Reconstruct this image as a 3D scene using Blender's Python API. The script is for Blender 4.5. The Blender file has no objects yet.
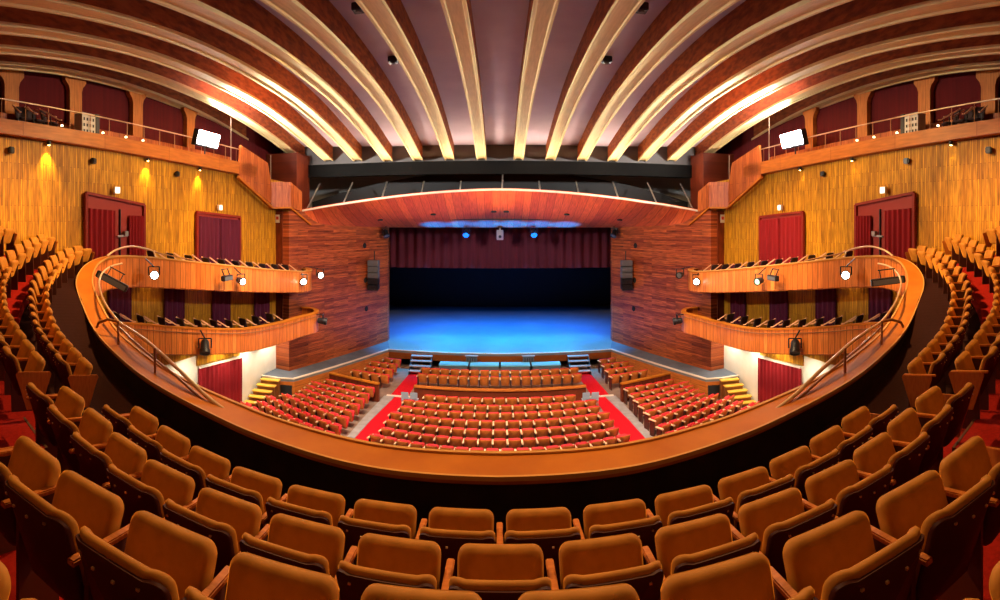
import bpy, bmesh, math, random
from mathutils import Vector, Matrix, Euler
random.seed(7)
R = math.radians
SC = bpy.context.scene
COL = SC.collection
E = 8.5                       # eye height above the stalls floor

# ------------------------------------------------------------------ camera
cd = bpy.data.cameras.new('camera'); cam = bpy.data.objects.new('camera', cd); COL.objects.link(cam)
cam.location = (0, 0, E); cam.rotation_euler = (R(90), 0, 0)
cd.type = 'PANO'; cd.panorama_type = 'CENTRAL_CYLINDRICAL'      # the photo is a stitched cylinder panorama
cd.central_cylindrical_range_u_min = -1.0; cd.central_cylindrical_range_u_max = 1.0
cd.central_cylindrical_range_v_min = -0.75; cd.central_cylindrical_range_v_max = 0.45
cd.central_cylindrical_radius = 1.0
cd.clip_start = 0.05; cd.clip_end = 300
SC.camera = cam
vs = SC.view_settings
SC.display_settings.display_device = 'sRGB'
vs.view_transform = 'Standard'; vs.look = 'None'; vs.gamma = 1.0; vs.use_curve_mapping = False; vs.exposure = 0.0
w = bpy.data.worlds.new('world'); SC.world = w; w.use_nodes = True
w.node_tree.nodes['Background'].inputs[0].default_value = (1, .75, .5, 1)
w.node_tree.nodes['Background'].inputs[1].default_value = 0.02

WARM = (1, .62, .30); NEUTRAL = (1, .86, .68); WHITE = (1, .95, .88); BLUE = (.02, .22, 1.0); CYAN = (.03, .5, 1.0)
def spot(loc, target, power, color=NEUTRAL, angle=60, blend=.6, size=.15):
    d = bpy.data.lights.new('spot_lamp', 'SPOT'); d.energy = power; d.color = color
    d.spot_size = R(angle); d.spot_blend = blend; d.shadow_soft_size = size
    o = bpy.data.objects.new('spot_lamp', d); COL.objects.link(o); o.location = loc
    o.rotation_euler = (Vector(target) - Vector(loc)).to_track_quat('-Z', 'Y').to_euler()
    return o
def area(loc, target, power, color, sx, sy):
    d = bpy.data.lights.new('area_lamp', 'AREA'); d.energy = power; d.color = color; d.shape = 'RECTANGLE'; d.size = sx; d.size_y = sy
    o = bpy.data.objects.new('area_lamp', d); COL.objects.link(o); o.location = loc
    o.rotation_euler = (Vector(target) - Vector(loc)).to_track_quat('-Z', 'Y').to_euler()
    return o
# house lights and an added fill in the ceiling over the balcony, the stalls and the side walls
ORANGE = (1, .57, .22)
for s in (-1, 1):
    spot((s*3.6, 8.0, E+4.5), (s*2.6, 2.8, E-2), 2000, ORANGE, 85, .9, .2)
    spot((s*5.0, 1.4, E+3.8), (s*3.4, 3.0, E-2), 130, ORANGE, 110, .9, .3)  # weak fill added from behind for the cushion faces
    spot((s*7.0, 10.5, E+4.6), (s*10.4, 7.2, E-1), 4200, ORANGE, 80, .8, .25)
    spot((s*3.2, 13.5, E+4.9), (s*2.2, 21.5, 0), 8800, NEUTRAL, 50, .6, .3)
    spot((s*6.5, 13.5, E+4.9), (s*8.2, 20.5, 0), 6200, NEUTRAL, 50, .6, .3)
    spot((s*4.5, 14.0, E+4.6), (s*12.2, 12.5, E+.3), 1700, (1, .64, .22), 80, .8, .3)
    spot((s*3.0, 17.0, E+4.4), (s*9.5, 29, E-3.5), 2300, WARM, 60, .7, .3)
    spot((s*2.0, 13.0, E+4.6), (s*9.8, 18.0, E-2.7), 6500, WARM, 50, .7, .3)
    # front lights on the box ends, aimed at the canopy
    spot((s*8.6, 21.0, E-2.4), (-s*1.6, 26.6, E+1.5), 6500, (1, .55, .25), 26, .9, .2)
    spot((s*8.6, 20.0, E-2.4), (s*5.2, 25.6, E+1.1), 1500, (1, .55, .25), 40, .9, .2)
    # uplights standing on the canopy, under the ribs
    for x in (1.9, 5.5, 9.2): spot((s*x, 26.3, E+1.85-.0075*x*x), (s*x*.97, 24.0, E+5.2), 900, NEUTRAL, 130, .9, .3)
    # stage lights on the bars under the canopy edge and behind the red pelmet; unseen upward spots added below
    for x in (1.7, 5.0): spot((s*x, 31.25, E-.75), (s*x*.97, 31.0, 1), 6200, (.015, .42, 1), 64, .8, .2)
    for x in (1.8, 5.2): spot((s*x, 33.2, E-1.2), (s*x*.95, 35.6, 1), 8500, (.0, .17, 1), 90, 1, .2)
    for x in (.8, 2.4, 4.0): spot((s*x, 30.3, 1.2), (s*x, 30.55, E), 42000, (.0, .10, 1), 17, .9, .1)  # unseen spots added to throw the blue strip onto the canopy underside


# ------------------------------------------------------------------ materials
def newmat(name):
    m = bpy.data.materials.new(name); m.use_nodes = True
    nt = m.node_tree; b = nt.nodes['Principled BSDF']
    return m, nt, b
def mat(name, color, rough=.6, metal=0, emit=None, strength=0, spec=.5, sheen=0):
    m, nt, b = newmat(name)
    b.inputs['Base Color'].default_value = (*color, 1); b.inputs['Roughness'].default_value = rough
    b.inputs['Metallic'].default_value = metal; b.inputs['Specular IOR Level'].default_value = spec
    if emit: b.inputs['Emission Color'].default_value = (*emit, 1); b.inputs['Emission Strength'].default_value = strength
    if sheen: b.inputs['Sheen Weight'].default_value = sheen; b.inputs['Sheen Tint'].default_value = (*[min(1, c*2.2) for c in color], 1); b.inputs['Sheen Roughness'].default_value = .4
    return m
def coords(nt, u, v, us=1, vs_=1):
    tc = nt.nodes.new('ShaderNodeTexCoord'); sep = {}
    def get(c):
        src = tc.outputs['UV'] if c in 'UV' else tc.outputs['Object']
        k = 'UV' if c in 'UV' else 'O'
        if k not in sep:
            n = nt.nodes.new('ShaderNodeSeparateXYZ'); nt.links.new(src, n.inputs[0]); sep[k] = n
        return sep[k].outputs[{'U': 0, 'V': 1, 'x': 0, 'y': 1, 'z': 2}[c]]
    cb = nt.nodes.new('ShaderNodeCombineXYZ')
    nt.links.new(get(u), cb.inputs[0]); nt.links.new(get(v), cb.inputs[1])
    return cb.outputs[0]
def planks(name, c1, c2, gap, u, v, length, width, gapw=.012, rough=.4, grain=.35, bump=.3, spec=.2):
    """boards: u runs along a board, v across"""
    m, nt, b = newmat(name)
    vec = coords(nt, u, v)
    br = nt.nodes.new('ShaderNodeTexBrick'); nt.links.new(vec, br.inputs['Vector'])
    br.inputs['Color1'].default_value = (*c1, 1); br.inputs['Color2'].default_value = (*c2, 1); br.inputs['Mortar'].default_value = (*gap, 1)
    br.inputs['Scale'].default_value = 1; br.inputs['Brick Width'].default_value = length; br.inputs['Row Height'].default_value = width
    br.inputs['Mortar Size'].default_value = gapw; br.offset = .37; br.squash = 1
    mp = nt.nodes.new('ShaderNodeMapping'); nt.links.new(vec, mp.inputs[0]); mp.inputs['Scale'].default_value = (1.2, 14, 1)
    no = nt.nodes.new('ShaderNodeTexNoise'); nt.links.new(mp.outputs[0], no.inputs['Vector']); no.inputs['Scale'].default_value = 1.3; no.inputs['Detail'].default_value = 4
    rp = nt.nodes.new('ShaderNodeMapRange'); nt.links.new(no.outputs[0], rp.inputs[0]); rp.inputs[1].default_value = .3; rp.inputs[2].default_value = .7
    rp.inputs[3].default_value = 1-grain; rp.inputs[4].default_value = 1+grain
    mx = nt.nodes.new('ShaderNodeMix'); mx.data_type = 'RGBA'; mx.blend_type = 'MULTIPLY'; mx.inputs[0].default_value = 1
    nt.links.new(br.outputs['Color'], mx.inputs[6]); nt.links.new(rp.outputs[0], mx.inputs[7])
    nt.links.new(mx.outputs[2], b.inputs['Base Color'])
    if bump:
        bp = nt.nodes.new('ShaderNodeBump'); bp.inputs['Strength'].default_value = bump; bp.inputs['Distance'].default_value = .02; bp.invert = True
        nt.links.new(br.outputs['Fac'], bp.inputs['Height']); nt.links.new(bp.outputs[0], b.inputs['Normal'])
    b.inputs['Roughness'].default_value = rough; b.inputs['Specular IOR Level'].default_value = spec
    return m
def mottled(name, c1, c2, scale=6, rough=.8, stretch=(1, 1, 1), sheen=0, spec=.3, bump=0):
    m, nt, b = newmat(name)
    tc = nt.nodes.new('ShaderNodeTexCoord'); mp = nt.nodes.new('ShaderNodeMapping'); nt.links.new(tc.outputs['Object'], mp.inputs[0]); mp.inputs['Scale'].default_value = stretch
    no = nt.nodes.new('ShaderNodeTexNoise'); nt.links.new(mp.outputs[0], no.inputs['Vector']); no.inputs['Scale'].default_value = scale; no.inputs['Detail'].default_value = 5
    cr = nt.nodes.new('ShaderNodeValToRGB'); nt.links.new(no.outputs[0], cr.inputs[0])
    cr.color_ramp.elements[0].position = .35; cr.color_ramp.elements[0].color = (*c1, 1); cr.color_ramp.elements[1].position = .65; cr.color_ramp.elements[1].color = (*c2, 1)
    nt.links.new(cr.outputs[0], b.inputs['Base Color']); b.inputs['Roughness'].default_value = rough; b.inputs['Specular IOR Level'].default_value = spec
    if sheen: b.inputs['Sheen Weight'].default_value = sheen; b.inputs['Sheen Tint'].default_value = (*[min(1, c*2) for c in c2], 1); b.inputs['Sheen Roughness'].default_value = .35
    if bump:
        bp = nt.nodes.new('ShaderNodeBump'); bp.inputs['Strength'].default_value = bump; bp.inputs['Distance'].default_value = .02
        nt.links.new(no.outputs[0], bp.inputs['Height']); nt.links.new(bp.outputs[0], b.inputs['Normal'])
    return m
M = {}
M['velvet'] = mottled('tan_velvet', (.38, .15, .012), (.48, .195, .02), 9, .75, sheen=1.0)
M['shell'] = mat('dark_seat_shell', (.06, .010, .004), .6, spec=.2)
M['stud'] = mat('pale_stud', (.7, .5, .3), .3, .6)
M['arm'] = mottled('armrest_wood', (.46, .13, .016), (.56, .18, .026), 10, .55, (1, 8, 1), spec=.2)
M['armdark'] = mat('dark_standard', (.08, .018, .008), .5)
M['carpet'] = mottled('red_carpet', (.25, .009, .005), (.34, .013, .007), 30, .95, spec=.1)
M['carpetshade'] = mottled('shaded_red_carpet', (.022, .006, .004), (.032, .008, .005), 30, .95, spec=.1)  # red carpet with the shadow by the parapet put into its colour
M['aisle'] = mottled('bright_red_carpet', (.55, .006, .012), (.68, .01, .02), 20, .95, spec=.1)
M['nosing'] = mat('step_nosing', (.10, .04, .015), .5)
M['ledge'] = mottled('ledge_wood', (.42, .12, .009), (.54, .175, .015), 1.4, .6, (1, 1, 1), spec=.15)
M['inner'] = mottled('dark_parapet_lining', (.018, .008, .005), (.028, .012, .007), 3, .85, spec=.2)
M['edge'] = mat('ledge_edging', (.58, .30, .09), .6, spec=.15)
M['fascia'] = planks('box_fascia_boards', (.72, .23, .045), (.52, .135, .022), (.25, .06, .012), 'V', 'U', 3.0, .26, .012, .35, .25)
M['fascia2'] = planks('gallery_fascia', (.50, .155, .02), (.44, .13, .016), (.25, .06, .009), 'U', 'V', 3.2, .5, .01, .4, .2)
M['wall_wood'] = planks('proscenium_planks', (.17, .028, .009), (.44, .105, .026), (.10, .016, .006), 'y', 'z', 1.9, .10, .004, .42, .5, spec=.3)
M['canopy'] = planks('canopy_boards', (.78, .165, .045), (.60, .10, .035), (.32, .04, .012), 'y', 'x', 60, .42, .01, .5, .22, spec=.08)
M['slats'] = planks('yellow_slat_wall', (.62, .295, .014), (.36, .145, .007), (.26, .09, .006), 'z', 'y', 1.3, .075, .007, .5, .45, .5)
M['pillar'] = planks('pillar_wood', (.50, .17, .035), (.46, .15, .03), (.3, .08, .015), 'z', 'y', 4, .6, .006, .5, .25)
M['darkwood'] = planks('dark_wood', (.13, .022, .008), (.17, .03, .01), (.06, .01, .004), 'z', 'y', 4, .4, .006, .45, .3)
M['stairwood'] = planks('stair_panel_wood', (.46, .12, .026), (.34, .075, .016), (.16, .03, .008), 'z', 'y', 4, .3, .008, .4, .35)
M['apronwood'] = planks('apron_wood', (.55, .17, .03), (.48, .13, .022), (.2, .05, .01), 'y', 'z', 2.0, .3, .008, .4, .3)
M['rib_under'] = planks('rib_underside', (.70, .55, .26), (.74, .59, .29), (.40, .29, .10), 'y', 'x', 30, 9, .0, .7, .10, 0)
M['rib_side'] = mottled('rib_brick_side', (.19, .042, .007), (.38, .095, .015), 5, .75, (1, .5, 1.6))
M['ceiling'] = mottled('mauve_plaster', (.44, .33, .37), (.50, .38, .42), .6, .9)
M['void'] = mat('dark_grey_paint', (.14, .13, .125), .8)
M['black'] = mat('black_paint', (.006, .006, .007), .7)
M['beam'] = mat('black_beam', (.004, .004, .004), .8, spec=.1)
M['greypanel'] = mat('grey_panel', (.10, .10, .11), .8)
M['flywall'] = mat('fly_tower_grey', (.42, .42, .42), .8)
M['metal'] = mat('grey_metal', (.45, .42, .38), .35, .7)
M['rail'] = mat('brass_rail', (.72, .50, .30), .3, .5)
M['railbrown'] = mat('bronze_rail', (.34, .15, .06), .35, .5)
M['redcurtain'] = mottled('red_curtain', (.20, .004, .007), (.28, .006, .010), 2, .85, (14, 14, .3), sheen=.2)
M['valance'] = mottled('dark_red_valance', (.05, .002, .009), (.07, .003, .013), 2, .85, (10, 10, .3))
M['purple'] = mottled('purple_curtain', (.07, .003, .018), (.10, .005, .028), 2, .85, (14, 14, .3))
M['galred'] = mottled('gallery_curtain', (.075, .002, .003), (.10, .003, .004), 1, .9, (8, 8, .3))
M['whitewall'] = mottled('white_plaster', (.74, .68, .55), (.80, .74, .62), 2, .8)
M['stage'] = mottled('stage_boards', (.17, .18, .19), (.21, .22, .23), .5, .5, spec=.4)
M['apron'] = mottled('blue_spill_apron', (.10, .125, .165), (.13, .155, .20), 2, .6)  # grey with the blue spill of the stage light tinted into it
M['trimwhite'] = mat('pale_edge', (.75, .62, .5), .5)
M['stallfloor'] = mottled('stalls_floor', (.22, .13, .09), (.28, .17, .12), 3, .7)
M['grey'] = mottled('pale_grey_step', (.30, .26, .24), (.38, .33, .31), 3, .7)
M['yellowstep'] = mat('yellow_step', (.70, .42, .05), .5)
M['stepside'] = mat('brown_step_side', (.26, .09, .02), .5)
M['orange_shell'] = mottled('stalls_shell', (.50, .13, .018), (.60, .17, .025), 6, .4, spec=.5)
M['redpad'] = mat('red_pad', (.60, .014, .018), .7, sheen=.2)
M['cream'] = mat('cream_arm', (.80, .55, .30), .5)
M['boxseat'] = mat('box_seat', (.030, .012, .014), .6)
M['boxarm'] = mat('box_armrest', (.72, .36, .2), .4)
M['housing'] = mat('lamp_housing', (.02, .02, .025), .4, .3)
M['lampon'] = mat('lit_lens', (1, 1, 1), .3, 0, (1, .93, .82), 30)
M['lampdim'] = mat('greenish_lens', (.5, .8, .55), .3, 0, (.6, 1, .7), 1.2)
M['flood'] = mat('flood_lens', (1, 1, 1), .3, 0, (1, .98, .94), 120)
M['downlens'] = mat('amber_downlight', (1, .7, .3), .3, 0, (1, .62, .16), 25)
M['sign'] = mat('lit_sign', (.9, .9, .85), .4, 0, (1, .95, .8), 1.6)
M['paper'] = mat('white_notice', (.85, .8, .75), .6)
M['signred'] = mat('sign_red', (.6, .05, .04), .6)
M['teal'] = mat('pale_teal_cover', (.16, .45, .48), .5)
M['door'] = mat('door_leaf', (.30, .035, .025), .5, spec=.2)
M['doorframe'] = mat('door_frame', (.22, .02, .012), .5, spec=.2)
M['cable'] = mat('thin_cable', (.42, .30, .22), .6)
M['greychair'] = mat('pale_blue_grey', (.35, .42, .5), .6)
M['rack'] = mat('rack_panel', (.55, .5, .42), .5)
M['amber'] = mat('small_amber_bulb', (1, .8, .5), .4, 0, (1, .7, .35), 9)

# ------------------------------------------------------------------ mesh helpers
class MB:
    def __init__(s): s.v = []; s.f = []; s.mi = []; s.uv = []; s.cur = 0
    def face(s, idx, uv=None): s.f.append(idx); s.mi.append(s.cur); s.uv.append(uv)
    def box(s, c, size, rz=0, rx=0, ry=0):
        m = Euler((rx, ry, rz)).to_matrix(); b = len(s.v); c = Vector(c)
        for dx, dy, dz in ((-1,-1,-1),(1,-1,-1),(1,1,-1),(-1,1,-1),(-1,-1,1),(1,-1,1),(1,1,1),(-1,1,1)):
            s.v.append(tuple(c + m @ Vector((dx*size[0]/2, dy*size[1]/2, dz*size[2]/2))))
        for f in ((0,3,2,1),(4,5,6,7),(0,1,5,4),(1,2,6,5),(2,3,7,6),(3,0,4,7)): s.face([b+i for i in f])
        return s
    def bar(s, a, b_, wd, ht=None):
        a, b_ = Vector(a), Vector(b_); d = b_-a; L = d.length; q = d.to_track_quat('Y', 'Z').to_matrix(); ht = ht or wd; b = len(s.v); c = (a+b_)/2
        for dx, dy, dz in ((-1,-1,-1),(1,-1,-1),(1,1,-1),(-1,1,-1),(-1,-1,1),(1,-1,1),(1,1,1),(-1,1,1)):
            s.v.append(tuple(c + q @ Vector((dx*wd/2, dy*L/2, dz*ht/2))))
        for f in ((0,3,2,1),(4,5,6,7),(0,1,5,4),(1,2,6,5),(2,3,7,6),(3,0,4,7)): s.face([b+i for i in f])
        return s
    def tube(s, pts, r, n=8, closed_ends=True):
        pts = [Vector(p) for p in pts]; b = len(s.v); N = len(pts)
        rr = r if isinstance(r, (list, tuple)) else [r]*N
        for i, p in enumerate(pts):
            t = (pts[min(i+1, N-1)] - pts[max(i-1, 0)]).normalized()
            up = Vector((0, 0, 1)) if abs(t.z) < .95 else Vector((1, 0, 0))
            a = t.cross(up).normalized(); c = a.cross(t)
            for k in range(n):
                an = 2*math.pi*k/n; s.v.append(tuple(p + (a*math.cos(an) + c*math.sin(an))*rr[i]))
        for i in range(N-1):
            for k in range(n): s.face([b+i*n+k, b+i*n+(k+1) % n, b+(i+1)*n+(k+1) % n, b+(i+1)*n+k])
        if closed_ends: s.face([b+k for k in range(n)][::-1]); s.face([b+(N-1)*n+k for k in range(n)])
        return s
    def prism(s, poly, z0, z1):
        """poly in plan, between heights z0, z1 (numbers or one per corner)"""
        n = len(poly); b = len(s.v)
        z0 = z0 if isinstance(z0, (list, tuple)) else [z0]*n; z1 = z1 if isinstance(z1, (list, tuple)) else [z1]*n
        for p, z in zip(poly, z0): s.v.append((p[0], p[1], z))
        for p, z in zip(poly, z1): s.v.append((p[0], p[1], z))
        s.face([b+i for i in range(n)][::-1]); s.face([b+n+i for i in range(n)])
        for i in range(n): s.face([b+i, b+(i+1) % n, b+n+(i+1) % n, b+n+i])
        return s
    def extrude(s, pts, d):
        """a flat polygon of 3-D points pushed along d"""
        n = len(pts); b = len(s.v); d = Vector(d)
        for p in pts: s.v.append(tuple(p))
        for p in pts: s.v.append(tuple(Vector(p)+d))
        s.face([b+i for i in range(n)][::-1]); s.face([b+n+i for i in range(n)])
        for i in range(n): s.face([b+i, b+(i+1) % n, b+n+(i+1) % n, b+n+i])
        return s
    def grid(s, rows, closed=False, caps=True, us=None):
        """rows: list of sections (lists of 3-D points). closed: each section is a loop"""
        b = len(s.v); n = len(rows[0])
        for r in rows:
            for p in r: s.v.append(tuple(p))
        acc = [0]
        for k in range(1, n): acc.append(acc[-1] + (Vector(rows[0][k])-Vector(rows[0][k-1])).length)
        acc.append(acc[-1] + (Vector(rows[0][0])-Vector(rows[0][-1])).length)
        if us is None:
            us = [0]
            for i in range(1, len(rows)): us.append(us[-1] + (Vector(rows[i][0])-Vector(rows[i-1][0])).length)
        for i in range(len(rows)-1):
            for k in range(n if closed else n-1):
                k2 = (k+1) % n
                s.face([b+i*n+k, b+i*n+k2, b+(i+1)*n+k2, b+(i+1)*n+k], [(us[i], acc[k]), (us[i], acc[k+1]), (us[i+1], acc[k+1]), (us[i+1], acc[k])])
        if closed and caps:
            s.face([b+k for k in range(n)][::-1]); s.face([b+(len(rows)-1)*n+k for k in range(n)])
        return s
    def rings(s, rings):
        """closed loops joined in order and capped with fans"""
        b = len(s.v); n = len(rings[0])
        for r in rings:
            for p in r: s.v.append(tuple(p))
        for i in range(len(rings)-1):
            for k in range(n): s.face([b+i*n+k, b+i*n+(k+1) % n, b+(i+1)*n+(k+1) % n, b+(i+1)*n+k])
        for r, base, flip in ((rings[0], b, True), (rings[-1], b+(len(rings)-1)*n, False)):
            c = sum((Vector(p) for p in r), Vector())/n; ci = len(s.v); s.v.append(tuple(c))
            for k in range(n):
                t = [base+k, base+(k+1) % n, ci]; s.face(t[::-1] if flip else t)
        return s
    def lathe(s, prof, base, axis, n=16):
        axis = Vector(axis).normalized(); q = axis.to_track_quat('Z', 'Y').to_matrix(); base = Vector(base)
        rr = []
        for r, z in prof: rr.append([tuple(base + q @ Vector((r*math.cos(2*math.pi*k/n), r*math.sin(2*math.pi*k/n), z))) for k in range(n)])
        return s.rings(rr)
    def build(s, name, mats, parent=None, smooth=None, bevel=0):
        me = bpy.data.meshes.new(name); me.from_pydata(s.v, [], s.f)
        mats = mats if isinstance(mats, (list, tuple)) else [mats]
        for m in mats: me.materials.append(m if not isinstance(m, str) else M[m])
        for p, i in zip(me.polygons, s.mi): p.material_index = i
        if any(u is not None for u in s.uv):
            l = me.uv_layers.new(name='UVMap'); k = 0
            for f, u in zip(s.f, s.uv):
                for j in range(len(f)):
                    if u is not None: l.data[k].uv = u[j]
                    k += 1
        bm = bmesh.new(); bm.from_mesh(me)
        if bevel:
            bmesh.ops.bevel(bm, geom=[e for e in bm.edges if e.is_manifold and e.calc_face_angle(0) > .6], offset=bevel, segments=2, affect='EDGES', clamp_overlap=True)
        bmesh.ops.recalc_face_normals(bm, faces=bm.faces); bm.to_mesh(me); bm.free()
        if smooth is not None:
            for p in me.polygons: p.use_smooth = True
            me.set_sharp_from_angle(angle=R(smooth))
        o = bpy.data.objects.new(name, me); COL.objects.link(o)
        if parent: o.parent = parent
        return o
def tag(o, label=None, cat=None, group=None, kind=None):
    if label: o['label'] = label
    if cat: o['category'] = cat
    if group: o['group'] = group
    if kind: o['kind'] = kind
    return o
def empty(name, loc=(0, 0, 0), rz=0):
    o = bpy.data.objects.new(name, None); COL.objects.link(o); o.location = loc; o.rotation_euler = (0, 0, rz); o.empty_display_size = .1
    return o
def struct(mb, name, mats, smooth=None):
    return tag(mb.build(name, mats, smooth=smooth), kind='structure')
def copy_tree(o, parent=None):
    c = o.copy(); COL.objects.link(c); c.parent = parent
    for ch in o.children: copy_tree(ch, c)
    return c
def smooth_path(pts, n):
    """Catmull-Rom through tuples, n samples spaced by length"""
    D = len(pts[0]); P = [tuple(2*a-b for a, b in zip(pts[0], pts[1]))] + list(pts) + [tuple(2*a-b for a, b in zip(pts[-1], pts[-2]))]
    fine = []
    for i in range(1, len(P)-2):
        for k in range(24):
            t = k/24
            fine.append(tuple(.5*(2*P[i][d] + (P[i+1][d]-P[i-1][d])*t + (2*P[i-1][d]-5*P[i][d]+4*P[i+1][d]-P[i+2][d])*t*t + (3*P[i][d]-P[i-1][d]-3*P[i+1][d]+P[i+2][d])*t**3) for d in range(D)))
    fine.append(tuple(pts[-1]))
    acc = [0]
    for a, b in zip(fine, fine[1:]): acc.append(acc[-1] + math.hypot(b[0]-a[0], b[1]-a[1]))
    out = []; j = 0
    for i in range(n):
        L = acc[-1]*i/(n-1)
        while j < len(acc)-2 and acc[j+1] < L: j += 1
        f = (L-acc[j])/max(1e-9, acc[j+1]-acc[j]); out.append(tuple(a+(b-a)*f for a, b in zip(fine[j], fine[j+1])))
    return out, acc[-1]
def normals(path):
    """the side of a path that walks from the middle to the house-left wing which faces the stage"""
    out = []
    for i in range(len(path)):
        a, b = path[max(i-1, 0)], path[min(i+1, len(path)-1)]; L = math.hypot(b[0]-a[0], b[1]-a[1])
        out.append(((b[1]-a[1])/L, -(b[0]-a[0])/L))
    return out
def at(path, total, s):
    f = max(0, min(1, s/total))*(len(path)-1); i = min(int(f), len(path)-2); f -= i
    return tuple(a+(b-a)*f for a, b in zip(path[i], path[i+1])), i
def mirror(p, m): return (p[0]*m, *p[1:])
ORD = 'first second third fourth fifth sixth seventh eighth ninth tenth eleventh twelfth thirteenth fourteenth fifteenth sixteenth seventeenth eighteenth nineteenth twentieth twenty-first twenty-second'.split()
SIDES = ((1, 'left'), (-1, 'right'))         # all wing coordinates are written for the left, x < 0
def wallx(y): return -13.4 + .088*y          # the slatted side wall

# ------------------------------------------------------------------ room shell
mb = MB(); mb.prism([(-16, -6), (16, -6), (16, 48), (-16, 48)], -.2, 0); struct(mb, 'floor', 'stallfloor')
mb = MB(); mb.box((0, -5.2, 8), (34, .3, 18)); struct(mb, 'wall_back', 'darkwood')
for m, side in SIDES:
    mb = MB(); y0, y1 = -6, 25.5
    mb.prism([mirror((wallx(y0), y0), m), mirror((wallx(y1), y1), m), mirror((wallx(y1)-.4, y1), m), mirror((wallx(y0)-.4, y0), m)], E-5.45, [E+2.95, E+2.3, E+2.3, E+2.95])
    struct(mb, 'wall_'+side, 'slats')
    mb = MB(); y0, y1 = 8, 25.5
    mb.prism([mirror((wallx(y0), y0), m), mirror((wallx(y1), y1), m), mirror((wallx(y1)-.4, y1), m), mirror((wallx(y0)-.4, y0), m)], 0, E-5.45)
    struct(mb, 'wall_stalls_'+side, 'whitewall')
    # gallery recess behind the fascia
    mb = MB(); mb.prism([mirror((wallx(-6)-.1, -6), m), mirror((wallx(26)-.1, 26), m), mirror((wallx(26)-3.2, 26), m), mirror((wallx(-6)-3.2, -6), m)], [E+2.6, E+2.05, E+2.05, E+2.6], [E+2.94, E+2.29, E+2.29, E+2.94])
    struct(mb, 'floor_gallery_'+side, 'darkwood')
    mb = MB(); mb.prism([mirror((wallx(-6)-1.6, -6), m), mirror((wallx(27.3)-1.6, 27.3), m), mirror((wallx(27.3)-1.9, 27.3), m), mirror((wallx(-6)-1.9, -6), m)], E+1.5, E+7)
    struct(mb, 'wall_gallery_'+side, 'galred')

# ceiling and ribs
def rib_h(y, x=0):
    P = [(-6, 2.6), (0, 3.6), (5, 4.2), (8.5, 4.62), (11.5, 4.88), (15, 4.95), (19, 4.78), (23, 4.3), (27.2, 3.58)]
    for (a, ha), (b, hb) in zip(P, P[1:]):
        if y <= b:
            i = P.index((a, ha)); p0 = P[max(i-1, 0)]; p3 = P[min(i+2, len(P)-1)]
            t = (y-a)/(b-a); ma = (hb-p0[1])/(b-p0[0])*(b-a); mb_ = (p3[1]-ha)/(p3[0]-a)*(b-a)
            h = (2*t**3-3*t*t+1)*ha + (t**3-2*t*t+t)*ma + (-2*t**3+3*t*t)*hb + (t**3-t*t)*mb_
            break
    else: h = P[-1][1]
    return h*(1 + max(0, abs(x)-6)*.012*(1 if y > 3 else max(0, y/3)))
ys = [-6+33.2*i/60 for i in range(61)]
RIBX = [1.0, 2.75, 4.5, 6.2, 7.95, 9.7, 11.45, 13.2]
DEPTH = .85
mb = MB()
xs = [-16.5, -13.2, -9.7, -6.2, -2, 2, 6.2, 9.7, 13.2, 16.5]
mb.grid([[(x, y, E+rib_h(y, x)+DEPTH-.06) for x in xs] for y in ys], us=ys); struct(mb, 'ceiling', 'ceiling', 30)
for s in (-1, 1):
    for k, x in enumerate(RIBX):
        g, cx = MB(), s*x; rows = []
        side = 'left' if s < 0 else 'right'
        root = tag(empty('ceiling_rib', (0, 0, 0)), f'curved ceiling rib with pale gold underside, {ORD[k]} {side} of the middle of the ceiling', 'ceiling rib', 'arched ribs of the ceiling')
        body, under = MB(), MB(); r1, r2 = [], []
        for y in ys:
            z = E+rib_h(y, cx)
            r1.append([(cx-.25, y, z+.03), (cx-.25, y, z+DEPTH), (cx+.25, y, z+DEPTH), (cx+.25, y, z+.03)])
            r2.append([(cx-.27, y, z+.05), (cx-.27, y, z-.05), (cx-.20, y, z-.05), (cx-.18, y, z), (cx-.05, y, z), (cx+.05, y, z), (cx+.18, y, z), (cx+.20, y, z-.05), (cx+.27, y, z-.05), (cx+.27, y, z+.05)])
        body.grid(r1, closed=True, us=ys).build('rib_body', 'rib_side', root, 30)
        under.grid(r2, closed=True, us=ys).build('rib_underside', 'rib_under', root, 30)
mb = MB(); mb.box((0, 27.5, E+4.3), (34, .3, 2.3)); struct(mb, 'wall_above_beam', 'void')
mb = MB(); mb.box((0, 27.25, E+3.12), (24, .5, .72)); struct(mb, 'beam', 'beam')
mb = MB(); mb.box((0, 31.75, E+2.85), (34, .3, 5.9)); struct(mb, 'wall_fly_tower', 'flywall')
# black lunette panel above the canopy
pts = [(-11.6, 29.4, E+.3)] + [(-11.6+23.2*i/24, 29.4, E+1.45+1.75*(1-((-11.6+23.2*i/24)/11.6)**2)) for i in range(25)] + [(11.6, 29.4, E+.3)]
mb = MB(); mb.extrude(pts, (0, .2, 0)); struct(mb, 'wall_lunette', 'black')

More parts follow.
